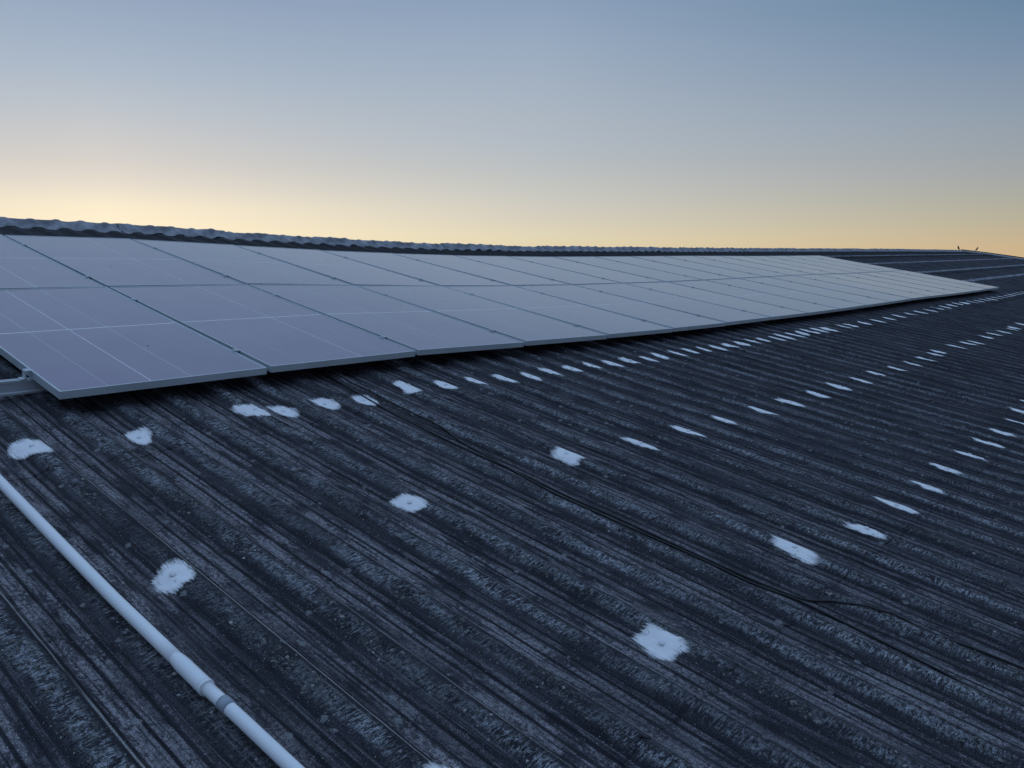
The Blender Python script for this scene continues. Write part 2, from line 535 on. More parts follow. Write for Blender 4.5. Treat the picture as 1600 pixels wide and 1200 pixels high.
def brush_material():
    mt, nt, b = new_mat('brushed_white_roof_paint')
    uv = N(nt, 'ShaderNodeUVMap', uv_map='roof').outputs[0]
    cv = N(nt, 'ShaderNodeAttribute', attribute_name='cover').outputs['Fac']
    br = noise(nt, mapping(nt, uv, (120, 13, 1)), 1.0, 5, 0.7)
    gr = noise(nt, mapping(nt, uv, (240, 190, 1)), 1.0, 3, 0.7)
    lump = noise(nt, mapping(nt, uv, (45, 28, 1)), 1.0, 3, 0.6)
    k = mathn(nt, 'ADD', cv, mathn(nt, 'MULTIPLY_ADD', br, 0.85, -0.425))
    k = mathn(nt, 'ADD', k, mathn(nt, 'MULTIPLY_ADD', gr, 0.5, -0.25))
    a = thr(nt, k, 0.0, 0.16)
    thin = thr(nt, mathn(nt, 'ADD', k, mathn(nt, 'MULTIPLY_ADD', lump, 0.5, -0.25)), 0.0, 0.42)
    c = mixc(nt, thin, (0.36, 0.37, 0.38), ramp(nt, lump, [(0.3, (0.84, 0.85, 0.86)), (0.7, (0.93, 0.93, 0.93))]))
    nt.links.new(c, b.inputs['Base Color'])
    nt.links.new(a, b.inputs['Alpha'])
    b.inputs['Roughness'].default_value = 0.5
    bp = N(nt, 'ShaderNodeBump')
    bp.inputs['Strength'].default_value = 0.7
    bp.inputs['Distance'].default_value = 0.004
    nt.links.new(mathn(nt, 'ADD', br, mathn(nt, 'MULTIPLY', gr, 0.3)), bp.inputs['Height'])
    nt.links.new(bp.outputs[0], b.inputs['Normal'])
    return mt


M_BRUSH = brush_material()


def cell_material():
    mt, nt, b = new_mat('solar_cell_under_glass')
    tc = N(nt, 'ShaderNodeTexCoord').outputs['Object']
    rn = N(nt, 'ShaderNodeObjectInfo').outputs['Random']
    tc = N(nt, 'ShaderNodeNewGeometry').outputs['Position']
    f = noise(nt, mapping(nt, tc, (1, 1, 1)), 2.0, 4, 0.6)
    f2 = noise(nt, mapping(nt, tc, (1, 0.35, 1)), 6.0, 5, 0.7)
    c = ramp(nt, f, [(0.3, (0.250, 0.225, 0.335)), (0.7, (0.290, 0.268, 0.370))])
    dust = mathn(nt, 'MULTIPLY', thr(nt, f2, 0.3, 0.8), 0.06)
    c = mixc(nt, dust, c, (0.60, 0.62, 0.64))
    nt.links.new(c, b.inputs['Base Color'])
    r = mathn(nt, 'MULTIPLY_ADD', f2, 0.05, 0.06)
    nt.links.new(mathn(nt, 'ADD', r, mathn(nt, 'MULTIPLY', rn, 0.02)), b.inputs['Roughness'])
    b.inputs['Metallic'].default_value = 1.0
    b.inputs['IOR'].default_value = 1.5
    b.inputs['Sheen Weight'].default_value = 0.75
    b.inputs['Sheen Roughness'].default_value = 0.30
    b.inputs['Sheen Tint'].default_value = (0.86, 1.0, 0.98, 1)
    b.inputs['Specular IOR Level'].default_value = 0.5
    return mt


M_CELL = cell_material()

# ------------------------------------------------------------------ ground
gco = np.array([(-2500, -2500, 0), (2500, -2500, 0), (2500, 2500, 0), (-2500, 2500, 0)], float)
obj('ground', mesh_np('ground', gco, [[0, 1, 2, 3]], M_GROUND), kind='structure')

# ------------------------------------------------------------------ the building
BASE = (W * 14.5, W * 0.5, 0.0)
house = obj('warehouse', None, None, BASE, label='long low warehouse with a sagging dark corrugated roof and pale ridge caps', category='building')

# roof sheets --------------------------------------------------------
SW = 5 * PITCH
XB = [0.154 + SW * k for k in range(-7, 33)]
XB = [x for x in XB if X0 - 1.2 < x < X1 - 0.2] + [X1]
SHEETS = {}
for r in range(6):
    ya, yb = LAPS[r], LAPS[r + 1]
    for k in range(len(XB) - 1):
        xa, xb = XB[k], XB[k + 1]
        near = xa < 7.5 and xb > -1.3 and r in (2, 3) and not (r == 3 and xa > 6.5)
        mid = xa < 15 and xb > -2.5 and r in (1, 2, 3)
        if near:
            sub, dy = 2, 0.0125
        elif mid:
            sub, dy = 1, 0.05
        else:
            sub, dy = 1, 0.37
        # columns follow the breakpoints of the corrugation, then are subdivided
        nper = int(round((xb - xa) / PITCH)) + 2
        k0 = math.floor(xa / PITCH) - 1
        bx = np.concatenate([(k0 + q) * PITCH + PX[:-1] for q in range(nper + 2)])
        if near:
            bx = np.sort(np.concatenate([bx, 0.5 * (bx[:-1] + bx[1:])]))
            g = np.diff(bx) > 0.010
            bx = np.sort(np.concatenate([bx, (0.5 * (bx[:-1] + bx[1:]))[g]]))
        xs = np.unique(np.round(np.concatenate([[xa], bx[(bx > xa + 1e-4) & (bx < xb - 1e-4)], [xb]]), 6))
        yl = ya - OVER * (0 if r == 0 else 1)
        ny = max(2, int((yb - yl) / dy) + 1)
        ys = np.linspace(yl, yb, ny)
        Xg, Yg = np.meshgrid(xs, ys, indexing='ij')
        tt = TH * (1 - (Yg - ya) / (yb - ya))
        Z = crest_z(Xg, Yg) + prof(Xg) + tt + 0.0008 * (k % 2)
        if near or mid:
            Z = Z + relief(Xg, Yg)
            # ragged broken lower edge
            Yg = Yg.copy()
            Yg[:, 0] += (fbm(xs * 25, xs * 0 + r * 9.1, 3) - 0.5) * 0.05
        co = np.stack([Xg, Yg, Z], -1).reshape(-1, 3)
        fa = grid_faces(len(xs), ny)
        # skirt at the lower end and on both side edges
        n0 = len(co)
        low = np.stack([Xg[:, 0], Yg[:, 0], Z[:, 0] - TH * 0.95], -1)
        co = np.vstack([co, low])
        idx = np.arange(len(xs) - 1)
        sk = np.stack([idx * ny, n0 + idx, n0 + idx + 1, (idx + 1) * ny], -1)
        fa = np.vstack([fa, sk])
        uvv = np.stack([co[:, 0] / PITCH, co[:, 1]], -1)
        wco = tw(co)
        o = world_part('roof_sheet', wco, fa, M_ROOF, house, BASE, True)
        me = o.data
        ul = me.uv_layers.new(name='roof')
        li = np.empty(len(me.loops), np.int32)
        me.loops.foreach_get('vertex_index', li)
        ul.data.foreach_set('uv', uvv[li].astype(np.float32).ravel())
        SHEETS[(r, k)] = (o, Vector(wco.mean(0)))


def sheet_at(x, y):
    r = int(np.clip(np.searchsorted(LAPS, y, 'right') - 1, 0, 5))
    k = int(np.clip(np.searchsorted(XB, x, 'right') - 1, 0, len(XB) - 2))
    return SHEETS[(r, k)]


# the other slope (unseen behind the ridge) -------------------------------
xs = np.arange(X0, X1 + 0.01, PITCH / 4)
ys = np.linspace(RIDGE_Y, RIDGE_Y * 2 + 7.1, 12)
Xg, Yg = np.meshgrid(xs, ys, indexing='ij')
ztop = np.interp(Xg, RZX, RZV) - CAPH
Z = ztop + prof(Xg)
P0 = tw(np.stack([Xg, np.full_like(Yg, RIDGE_Y), Z], -1))
far = P0.copy()
far[..., 1] += W * (Yg - RIDGE_Y) * CT
far[..., 2] -= W * (Yg - RIDGE_Y) * ST
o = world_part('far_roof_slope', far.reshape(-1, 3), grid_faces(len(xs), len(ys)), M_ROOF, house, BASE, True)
ul = o.data.uv_layers.new(name='roof')
li = np.empty(len(o.data.loops), np.int32)
o.data.loops.foreach_get('vertex_index', li)
uvv = np.stack([Xg.ravel() / PITCH, Yg.ravel()], -1)
ul.data.foreach_set('uv', uvv[li].astype(np.float32).ravel())

# walls -----------------------------------------------------------------
eave = tw((0, -7.1, -0.4))
peak = tw((0, RIDGE_Y, -0.5))
yb_ = 2 * peak[1] - eave[1]
for nm, bl in (('wall', [(W * 14.5, eave[1] + 0.5, eave[2] / 2, W * 44, 0.2, eave[2])]),
               ('wall', [(W * 14.5, yb_ - 0.5, eave[2] / 2, W * 44, 0.2, eave[2])])):
    v, f_ = boxes(bl)
    world_part(nm, v, f_, M_WALL, house, BASE)
for xw in (X0 * W + 0.6, X1 * W - 0.6):
    y0_, y1_ = eave[1] + 0.61, yb_ - 0.61
    pts = [(y0_, 0), (y1_, 0), (y1_, eave[2] - 0.05), (peak[1], peak[2] - 0.15), (y0_, eave[2] - 0.05)]
    V = [(xw + s, y, z) for s in (-0.1, 0.1) for y, z in pts]
    Fa = [(0, 1, 2, 3, 4), (9, 8, 7, 6, 5)] + [(i, i + 5, (i + 1) % 5 + 5, (i + 1) % 5) for i in range(5)]
    V = np.array(V)
    c = V.mean(0)
    obj('gable_wall', mesh_py('gable_wall', V - c, Fa, M_WALL, False), house, Vector(c) - Vector(BASE))

# ridge caps ----------------------------------------------------------------
# one piece per sheet, following the ribs of the sheets, overlapping its neighbour
CAPL = 0.20
rnd_cap = [rnd.uniform(-0.004, 0.005) for _ in range(40)]
for k in range(len(XB) - 1):
    xa, xb = XB[k], XB[k + 1] + 0.05
    if xa < -3:
        continue
    xs = np.arange(xa, xb + 1e-6, PITCH / 16)
    ys = np.array([-1.0, -0.985, -0.8, -0.62, -0.40, -0.28, -0.16, -0.08, 0, 0.08, 0.16, 0.28, 0.40, 0.62, 0.8, 1.0])
    Xg, T = np.meshgrid(xs, ys, indexing='ij')
    u = np.mod(Xg, PITCH)
    rib = smooth(0.0, 0.025, u) * (1 - smooth(0.06, 0.085, u))
    rib = np.clip(rib, 0, 1)
    yy = RIDGE_Y + np.clip(T, -1, 0) * CAPL
    zc = crest_z(Xg, yy) + prof(Xg) * smooth(0.12, 0.5, np.abs(T)) + 0.012
    # rounded top roll
    roll = np.exp(-(T / 0.36) ** 2) * (CAPH - 0.020)
    zc = zc + roll + rib * 0.008 * (1 - smooth(0.3, 0.9, np.abs(T))) - 0.010 * smooth(0.9, 1.0, np.abs(T))
    zc = zc + 0.005 * (k % 2) + (fbm(Xg * 8, T * 4 + k, 2) - 0.5) * 0.022 + rnd_cap[k % 40]
    near_side = tw(np.stack([Xg, yy, zc], -1))
    # mirror for the far side
    pos = T > 0
    topw = tw(np.stack([Xg, np.full_like(yy, RIDGE_Y), zc], -1))
    mir = topw.copy()
    mir[..., 1] += W * T * CAPL * CT
    mir[..., 2] -= W * T * CAPL * ST
    co = np.where(pos[..., None], mir, near_side)
    fa = grid_faces(len(xs), len(ys))
    world_part('ridge_cap', co.reshape(-1, 3), fa, M_CAP, house, BASE, True)

# painted seams of the upper rows (only the far end of the roof shows them) -----
for (yr, wd) in ((1.0, 0.075), (2.05, 0.06), (3.2, 0.055), (4.27, 0.05)):
    xs = np.unique(np.concatenate([q * PITCH + PX for q in range(75, 159)]))
    xs = xs[xs < X1 - 0.35]
    ts = np.array([-1, -0.3, 0.3, 1.0])
    Xg, T = np.meshgrid(xs, ts, indexing='ij')
    Yg = yr + T * wd * (0.7 + 0.6 * fbm(Xg * 6, Xg * 0 + yr * 3, 3)) + (fbm(Xg * 3, Xg * 0 + yr, 2) - 0.5) * 0.06
    Z = roof_z(Xg, Yg, False) + 0.006
    world_part('paint_band', tw(np.stack([Xg, Yg, Z], -1).reshape(-1, 3)), grid_faces(len(xs), 4), M_PAINT_THIN, house, BASE, True)

# verge of the far gable: pale edge pieces and a brown board behind them ---------
ye = [-7.1, -4.9, -2.7, -0.5, 1.7, 3.95, RIDGE_Y]
for i in range(6):
    ys = np.linspace(ye[i], ye[i + 1] + (0.04 if i < 5 else 0), 8)
    sect = [(-0.34, 0.010), (-0.33, 0.018), (-0.02, 0.05), (0.04, 0.05), (0.05, -0.12)]
    co = []
    for (dx, dz) in sect:
        for y in ys:
            co.append((X1 + dx, y, float(crest_z(np.array(X1), np.array(y))) + dz + 0.004 * (i % 2)))
    world_part('verge_cap', tw(np.array(co)), grid_faces(len(sect), 8), M_VERGE, house, BASE)
v = []
for y in (-7.1, RIDGE_Y):
    z = float(crest_z(np.array(X1), np.array(y)))
    for (dx, dz) in ((0.06, -0.2), (0.06, 0.10), (0.13, 0.10), (0.13, -0.2)):
        v.append((X1 + dx, y, z + dz))
fa = [(0, 1, 5, 4), (1, 2, 6, 5), (2, 3, 7, 6), (3, 0, 4, 7), (0, 3, 2, 1), (4, 5, 6, 7)]
ys = np.linspace(-7.1, RIDGE_Y, 14)
co, ff = [], []
for y in ys:
    z = float(crest_z(np.array(X1), np.array(y)))
    for (dx, dz) in ((0.06, -0.2), (0.06, 0.085), (0.14, 0.085), (0.13, -0.2)):
        co.append((X1 + dx, y, z + dz))
for i in range(13):
    for j in range(4):
        a, b_ = i * 4 + j, i * 4 + (j + 1) % 4
        ff.append((a, b_, b_ + 4, a + 4))
ff += [(0, 1, 2, 3), (52, 55, 54, 53)]
world_part('barge_board', tw(np.array(co)), np.array(ff), M_FASCIA, house, BASE)

# ------------------------------------------------------------------ white paint patches over the roof bolts
ROW1 = [(-0.195, -0.285), (0.196, -0.315), (0.751, -0.271), (0.888, -0.296), (1.129, -0.291), (1.346, -0.319), (1.698, -0.266), (1.96, -0.346), (2.171, -0.34), (2.406, -0.375), (2.612, -0.391), (2.866, -0.357), (3.089, -0.355), (3.31, -0.35), (3.547, -0.37), (3.763, -0.364), (3.985, -0.373), (4.242, -0.345), (4.447, -0.346), (4.666, -0.337), (4.914, -0.343), (5.153, -0.349), (5.378, -0.35), (5.607, -0.348), (5.846, -0.346), (6.062, -0.335), (6.282, -0.365), (6.494, -0.35), (6.752, -0.359), (6.984, -0.343), (7.245, -0.327), (7.405, -0.34), (7.624, -0.368), (8.12, -0.342), (8.52, -0.354), (8.963, -0.354), (9.438, -0.361), (9.878, -0.35), (10.316, -0.331), (10.824, -0.341), (11.232, -0.346), (11.71, -0.347), (12.16, -0.327), (12.64, -0.319), (13.105, -0.298), (13.566, -0.284), (13.989, -0.284), (14.483, -0.297)]
ROW1 += [(14.95 + 0.465 * i, -0.30 + 0.01 * math.sin(i * 2.3)) for i in range(20)]
ROW2 = [(-0.214, -1.422), (0.708, -1.409), (1.64, -1.407), (2.129, -1.503), (2.577, -1.509), (3.029, -1.496), (3.496, -1.515), (3.958, -1.506), (4.427, -1.51), (4.907, -1.495), (5.354, -1.49), (5.825, -1.477), (6.257, -1.487), (6.698, -1.489), (7.169, -1.483), (7.669, -1.451), (8.044, -1.429), (8.547, -1.433), (9.027, -1.445), (9.452, -1.465), (9.934, -1.431), (10.413, -1.432), (10.87, -1.452), (11.362, -1.464), (11.769, -1.443), (12.277, -1.416), (12.74, -1.44), (13.2, -1.45)]
ROW3 = [(-0.150, -2.525), (0.697, -2.521), (1.605, -2.507), (2.083, -2.622), (2.554, -2.605), (3.001, -2.618), (3.47, -2.594), (3.92, -2.601), (4.385, -2.61), (4.874, -2.598), (5.347, -2.597), (5.858, -2.552), (6.33, -2.56), (6.79, -2.57)]


def patch(x, y, seed, hl, hw, ragged):
    r_ = random.Random(seed)
    n = 25 if x < 4 else 13
    m_ = 21 if x < 4 else 9
    ph = r_.random() * 50
    A, Bq = np.meshgrid(np.linspace(-1.25, 1.25, n), np.linspace(-1.35, 1.35, m_), indexing='ij')
    sh = 0.25 * math.sin(ph)
    ex_ = 4.0 if hw > 0.07 or seed in (102, 202) else 2.3
    rad = (np.abs(A) ** ex_ + np.abs(Bq - sh * A) ** ex_) ** (1 / ex_)
    lob = (fbm(A * 1.3 + ph, Bq * 0.8 + ph, 2) - 0.5) * 0.9 * ragged
    cov = 1 - rad + lob
    gx, gy = x + A * hw, y + Bq * hl
    det = x < 15
    gz = roof_z(gx, gy, det) + 0.003 + 0.0008 * min(max(0, x - 4), 10)
    co = np.stack([gx, gy, gz], -1).reshape(-1, 3)
    cv = cov.ravel()
    fa = grid_faces(n, m_)
    fa = fa[cv[fa].max(1) > -0.12]
    # painted-over bolt head
    th = np.linspace(0, 2 * math.pi, 9)[:-1]
    zb = float(roof_z(np.array([x]), np.array([y]), det)[0]) + 0.003
    nb = len(co)
    ring = [(x + 0.011 * math.cos(t), y + 0.011 * math.sin(t), zb) for t in th] + [(x + 0.009 * math.cos(t), y + 0.009 * math.sin(t), zb + 0.005) for t in th]
    bolt = np.array(ring + [(x, y, zb + 0.006)])
    bf = [(i, (i + 1) % 8, (i + 1) % 8 + 8, i + 8) for i in range(8)] + [(8 + i, 8 + (i + 1) % 8, 16) for i in range(8)]
    so, sc_ = sheet_at(x, y)
    wco = tw(co)
    c = wco.mean(0)
    me = mesh_np('paint_patch', wco - c, fa, M_BRUSH, True)
    at_ = me.attributes.new('cover', 'FLOAT', 'POINT')
    at_.data.foreach_set('value', cv.astype(np.float32))
    ul_ = me.uv_layers.new(name='roof')
    li_ = np.empty(len(me.loops), np.int32)
    me.loops.foreach_get('vertex_index', li_)
    ul_.data.foreach_set('uv', co[li_, :2].astype(np.float32).ravel())
    obj('paint_patch', me, so, Vector(c) - sc_)
    wb = tw(bolt)
    c2 = wb.mean(0)
    obj('bolt_head', mesh_py('bolt_head', wb - c2, bf, M_PAINT, True), so, Vector(c2) - sc_)


for ri, row in enumerate((ROW1, ROW2, ROW3)):
    for i, (x, y) in enumerate(row):
        if (ri == 0 and i > 6) or (ri > 0 and i > 1):
            x = round((x - 0.04) / PITCH) * PITCH + 0.050 + rnd.uniform(-0.012, 0.012)
        u = (x + PITCH / 2) % PITCH - PITCH / 2
        crest = -0.03 < u < 0.10
        if ri == 0:
            hl, hw, rg = 0.070, (0.045 if crest else 0.038), 0.5
            if i in (0, 2):
                hl, hw, rg = 0.078, 0.062, 0.8
            if i == 6:
                hl, hw, rg = 0.072, 0.055, 1.4
            if i > 6:
                hl, hw = rnd.uniform(0.072, 0.094) * (1.2 if x > 7.5 else 1), rnd.uniform(0.030, 0.042)
            if i in (27, 28, 30, 31, 32):
                hl = 0.11
        else:
            hl, hw, rg = rnd.uniform(0.080, 0.098), rnd.uniform(0.030, 0.042), 0.7
            if i == 0:
                hl, hw = 0.090, 0.070
            if i == 1 and ri == 1:
                hl, hw = 0.075, 0.055
            if i == 1 and ri == 2:
                hl, hw, rg = 0.088, 0.078, 0.8
            if i == 2:
                hl, hw, rg = 0.085, 0.062, 0.7
        kk = (1.15 if i in (0, 2) else 1.3) if (ri == 0 and i < 7) else (0.86 if i == 0 or (i == 1 and ri == 2) else 1.10)
        hl, hw = hl * kk, hw * kk
        patch(x, y, 100 * ri + i, hl, hw, rg)

# ------------------------------------------------------------------ lichen crust crumbs on the near sheets
NCR = 90000
rs = np.random.RandomState(11)
cxn = rs.uniform(-1.3, 5.0, NCR * 4)
cyn = rs.uniform(-3.7, -0.1, NCR * 4)
u = np.mod(cxn, PITCH)
mossw = smooth(-0.005, 0.03, u) * (1 - smooth(0.062, 0.085, u))
pt = smooth(0.34, 0.6, fbm(cxn * 6, cyn * 3, 3)) * smooth(0.3, 0.6, fbm(cxn * 30, cyn * 24, 2))
dist = np.hypot(cxn + 1.26, cyn + 3.45)
wgt = (mossw * pt * 0.9 + 0.012) * np.clip(2.6 / (dist + 0.3), 0, 1)
keep = rs.rand(NCR * 4) < wgt
cxn, cyn, mossw = cxn[keep][:NCR], cyn[keep][:NCR], mossw[keep][:NCR]
n = len(cxn)
czn = roof_z(cxn, cyn) - 0.001
sz = rs.uniform(0.0022, 0.0062, n) * np.where(mossw > 0.2, 1.0, 0.75)
ths = rs.uniform(0, 6.28, n)
co = np.zeros((n, 5, 3))
for q in range(4):
    t = ths + q * math.pi / 2
    rr = sz * rs.uniform(0.6, 1.5, n)
    co[:, q] = np.stack([cxn + rr * np.cos(t), cyn + rr * np.sin(t), czn], -1)
co[:, 4] = np.stack([cxn + sz * rs.uniform(-.4, .4, n), cyn + sz * rs.uniform(-.4, .4, n), czn + sz * rs.uniform(0.4, 1.1, n)], -1)
b0 = np.arange(n) * 5
fa = np.stack([np.stack([b0 + q, b0 + (q + 1) % 4, b0 + 4], -1) for q in range(4)], 1).reshape(-1, 3)
mt, nt, b = new_mat('lichen')
at = N(nt, 'ShaderNodeAttribute', attribute_name='tone')
nt.links.new(ramp(nt, at.outputs['Fac'], [(0, (0.035, 0.034, 0.034)), (0.45, (0.10, 0.105, 0.10)), (0.9, (0.20, 0.205, 0.195)), (1, (0.42, 0.42, 0.40))]), b.inputs['Base Color'])
b.inputs['Roughness'].default_value = 0.95
lo = world_part('lichen_crust', tw(co.reshape(-1, 3)), fa, mt, house, BASE, False, kind='stuff')
ta = lo.data.attributes.new('tone', 'FLOAT', 'FACE')
ta.data.foreach_set('value', np.repeat(rs.rand(n), 4).astype(np.float32))

# ------------------------------------------------------------------ solar panels
PWd, PL, FT = 0.974 * W, (LM - 0.026) * W, 0.034 * W
WORDS = ['first', 'second', 'third', 'fourth', 'fifth', 'sixth', 'seventh', 'eighth', 'ninth', 'tenth', 'eleventh', 'twelfth',
         'thirteenth', 'fourteenth', 'fifteenth', 'sixteenth', 'seventeenth', 'eighteenth']


def frame_mesh():
    t, lip, h = 0.008 * W, 0.008 * W, FT
    bl = []
    for s in (-1, 1):
        bl.append((s * (PWd - t) / 2, 0, h / 2, t, PL, h))
        bl.append((0, s * (PL - t) / 2, h / 2, PWd - 2 * t, t, h))
    v, f_ = boxes(bl)
    # bottom return flange
    bl2 = []
    for s in (-1, 1):
        bl2.append((s * (PWd / 2 - t - 0.011), 0, 0.0012, 0.022, PL - 2 * t, 0.0024))
    v2, f2 = boxes(bl2)
    return mesh_np('frame', np.vstack([v, v2]), np.vstack([f_, f2 + len(v)]), M_ALU)


ME_FRAME = frame_mesh()
bw, bll = PWd - 0.016 * W, PL - 0.016 * W
v, f_ = boxes([(0, 0, FT - 0.0056, bw, bll, 0.005)])
ME_BACK = mesh_np('backsheet', v, f_, M_BACK)
CELLCACHE = {}


def cell_mesh(wd, ln):
    key = (round(wd, 5), round(ln, 5))
    if key not in CELLCACHE:
        v, f_ = boxes([(0, 0, 0, wd, ln, 0.0008)])
        CELLCACHE[key] = mesh_np('cell_column', v, f_[[0, 1, 2, 3, 4, 5]], M_CELL)
    return CELLCACHE[key]


SPECKS = [(0, 0, 0.135, -0.40, 0.006), (3, 0, -0.05, 0.32, 0.008), (2, 0, 0.35, 0.20, 0.006), (3, 1, 0.13, 0.29, 0.009), (3, 0, 0.1, 0.1, 0.004), (6, 0, 0.2, -0.2, 0.007), (1, 1, -0.2, -0.3, 0.005)]
STRONG = {(0, 0): 2, (1, 0): 3, (2, 0): 2, (1, 1): 3, (3, 0): 2, (0, 1): 3}
for row in range(2):
    for k in range(18):
        ya, yb = row * LM, (row + 1) * LM
        P = [np.array([x, y, float(panel_z(np.array(x), np.array(y)))]) for x, y in ((k, ya), (k + 1, ya), (k, yb), (k + 1, yb))]
        jit = [rnd.uniform(-0.0012, 0.0012) for _ in range(4)]
        for q in range(4):
            P[q][2] += jit[q]
        c = tw(sum(P) / 4)
        ex = Vector(tw(P[1] + P[3]) - tw(P[0] + P[2])).normalized()
        ey = Vector(tw(P[2] + P[3]) - tw(P[0] + P[1]))
        ez = ex.cross(ey).normalized()
        ey = ez.cross(ex)
        root = obj('solar_panel', None)
        mw = Matrix((ex, ey, ez)).transposed().to_4x4()
        mw.translation = Vector(c) - ez * FT
        root.matrix_world = mw
        rn_ = 'lower' if row == 0 else 'upper'
        if k == 0:
            lab = 'near left end panel of the %s row%s' % (rn_, ', bare corner jutting over the roof' if row == 0 else ', cut by the photo edge')
        elif k == 17:
            lab = 'pale shining solar panel at the far right tip of the %s row' % rn_
        elif k == 16:
            lab = 'solar panel of the %s row, last but one before the far right tip' % rn_
        else:
            lab = '%s solar panel from the left in the %s row' % (WORDS[k], rn_)
        root['label'] = lab
        root['category'] = 'solar panel'
        root['group'] = 'solar panels mounted in two rows on the roof'
        obj('frame', ME_FRAME, root)
        obj('backsheet', ME_BACK, root)
        strong = STRONG.get((k, row), 2 if (k + row) % 3 else 3)
        gaps = [0.0012, 0.0012, 0.0012, 0.0012]
        gaps[strong - 1] = 0.0060
        if k < 3:
            gaps[0] = 0.0024
            gaps[2 if strong != 3 else 3] = 0.0030
        m0 = 0.004
        colw = (bw - 2 * m0) / 5
        edges = [-bw / 2 + m0]
        for q in range(4):
            e = -bw / 2 + m0 + colw * (q + 1)
            edges += [e - gaps[q] / 2, e + gaps[q] / 2]
        edges.append(bw / 2 - m0)
        cg = 0.015
        half = (bll - 2 * 0.005 - cg) / 2
        for q in range(5):
            a, b_ = edges[2 * q], edges[2 * q + 1]
            for s in (-1, 1):
                obj('cell_column', cell_mesh(b_ - a, half), root, ((a + b_) / 2, s * (cg + half) / 2, FT - 0.0032))

        for (sk, srow, sx, sy, sr) in SPECKS:
            if (sk, srow) == (k, row):
                th = np.linspace(0, 2 * math.pi, 9)[:-1]
                V = [(0, 0, 0.002)] + [(sr * math.cos(t) * (1 + 0.3 * math.sin(3 * t)), sr * math.sin(t) * 1.6, 0) for t in th]
                Fs = [(0, 1 + q, 1 + (q + 1) % 8) for q in range(8)]
                obj('dirt_speck', mesh_py('dirt_speck', V, Fs, M_BIRD), root, (sx * W, sy * W, FT - 0.0025))

# ------------------------------------------------------------------ mounting rails with their clamps
RAILS = [(0.33, 'lowest aluminium mounting rail, its cut end sticking out beside the near panel corner'),
         (1.52, 'aluminium mounting rail under the upper half of the lower panel row'),
         (2.20, 'aluminium mounting rail just above the long gap between the panel rows'),
         (3.36, 'topmost aluminium mounting rail, nearest to the ridge caps')]
for (yr, lab) in RAILS:
    base = tw((9, yr, float(panel_z(np.array(9.0), np.array(yr))) - 0.1))
    root = obj('mounting_rail', None, None, Vector(base), label=lab, category='rail', group='rails under the solar panels')
    xs = np.concatenate([[-0.95], np.arange(0, 19.0), [18.08]])
    z = panel_z(xs, np.full_like(xs, yr)) - 0.0345
    sect = [(-0.018, -0.064), (-0.018, -0.055), (-0.010, -0.052), (-0.010, -0.012), (-0.014, -0.010), (-0.014, 0.0),
            (-0.005, 0.0), (-0.005, -0.006), (0.005, -0.006), (0.005, 0.0), (0.014, 0.0), (0.014, -0.064)]
    co, fa = [], []
    ns = len(sect)
    for x, zz in zip(xs, z):
        for (dy, dz) in sect:
            co.append((x, yr + dy, zz + dz))
    for i in range(len(xs) - 1):
        for j in range(ns):
            a, b_ = i * ns + j, i * ns + (j + 1) % ns
            fa.append((a, b_, b_ + ns, a + ns))
    fa.append(tuple(range(ns)))
    fa.append(tuple(range((len(xs) - 1) * ns, len(xs) * ns))[::-1])
    cw = tw(np.array(co)) - base
    obj('rail', mesh_py('rail', cw, fa, M_RAIL, False), root)
    for k in range(0, 19):
        zk = float(panel_z(np.array(float(k)), np.array(yr)))
        xk = float(k)
        if k == 0:      # end clamp: an L that grips the open side of the panel
            v, f_ = boxes([(-0.004, 0, 0.004, 0.022, 0.034, 0.004), (-0.0135, 0, -0.016, 0.006, 0.034, 0.036), (-0.022, 0, -0.0325, 0.022, 0.034, 0.004)])
        elif k == 18:
            v, f_ = boxes([(0.004, 0, 0.004, 0.022, 0.034, 0.004), (0.0135, 0, -0.016, 0.006, 0.034, 0.036)])
        else:
            v, f_ = boxes([(0, 0, 0.0035, 0.028, 0.034, 0.003), (0, 0, 0.0065, 0.010, 0.010, 0.003), (0, 0, -0.015, 0.010, 0.03, 0.034)])
        vv = v + np.array([xk, yr, zk])
        wv = tw(vv)
        c = wv.mean(0)
        obj('clamp', mesh_np('clamp', wv - c, f_, M_ALU), root, Vector(c - base))

# ------------------------------------------------------------------ white plastic pipe lying down the slope
PR = 0.0165
pp = [(-0.398, 0.35), (-0.400, -0.45), (-0.408, -1.1), (-0.412, -1.5), (-0.409, -1.86), (-0.408, -1.98), (-0.404, -2.06), (-0.400, -2.3), (-0.385, -3.4), (-0.375, -4.6)]


def pipe_pt(y):
    ys_ = [p[1] for p in pp][::-1]
    x = float(np.interp(y, ys_, [p[0] for p in pp][::-1]))
    z = float(crest_z(np.array(x), np.array(y))) + 0.012 + PR
    return np.array([x, y, z])


pbase = tw(pipe_pt(-1.9)) - np.array([0, 0, PR * W])
pipe = obj('drain_pipe', None, None, Vector(pbase), label='long white plastic pipe lying down the near left of the roof', category='pipe')


def pipe_piece(name, ya, yb, rads, mat, step=0.08):
    n = max(3, int(abs(yb - ya) / step))
    ys_ = np.linspace(ya, yb, n)
    path = np.array([tw(pipe_pt(y)) for y in ys_]) - pbase
    rad = np.interp(np.linspace(0, 1, n), np.linspace(0, 1, len(rads)), rads) * W
    V, Fa = sweep(path, rad, 28)
    me = mesh_py(name, V, Fa, mat, True)
    for e in me.polygons[-56:]:
        e.use_smooth = False
    return obj(name, me, pipe)


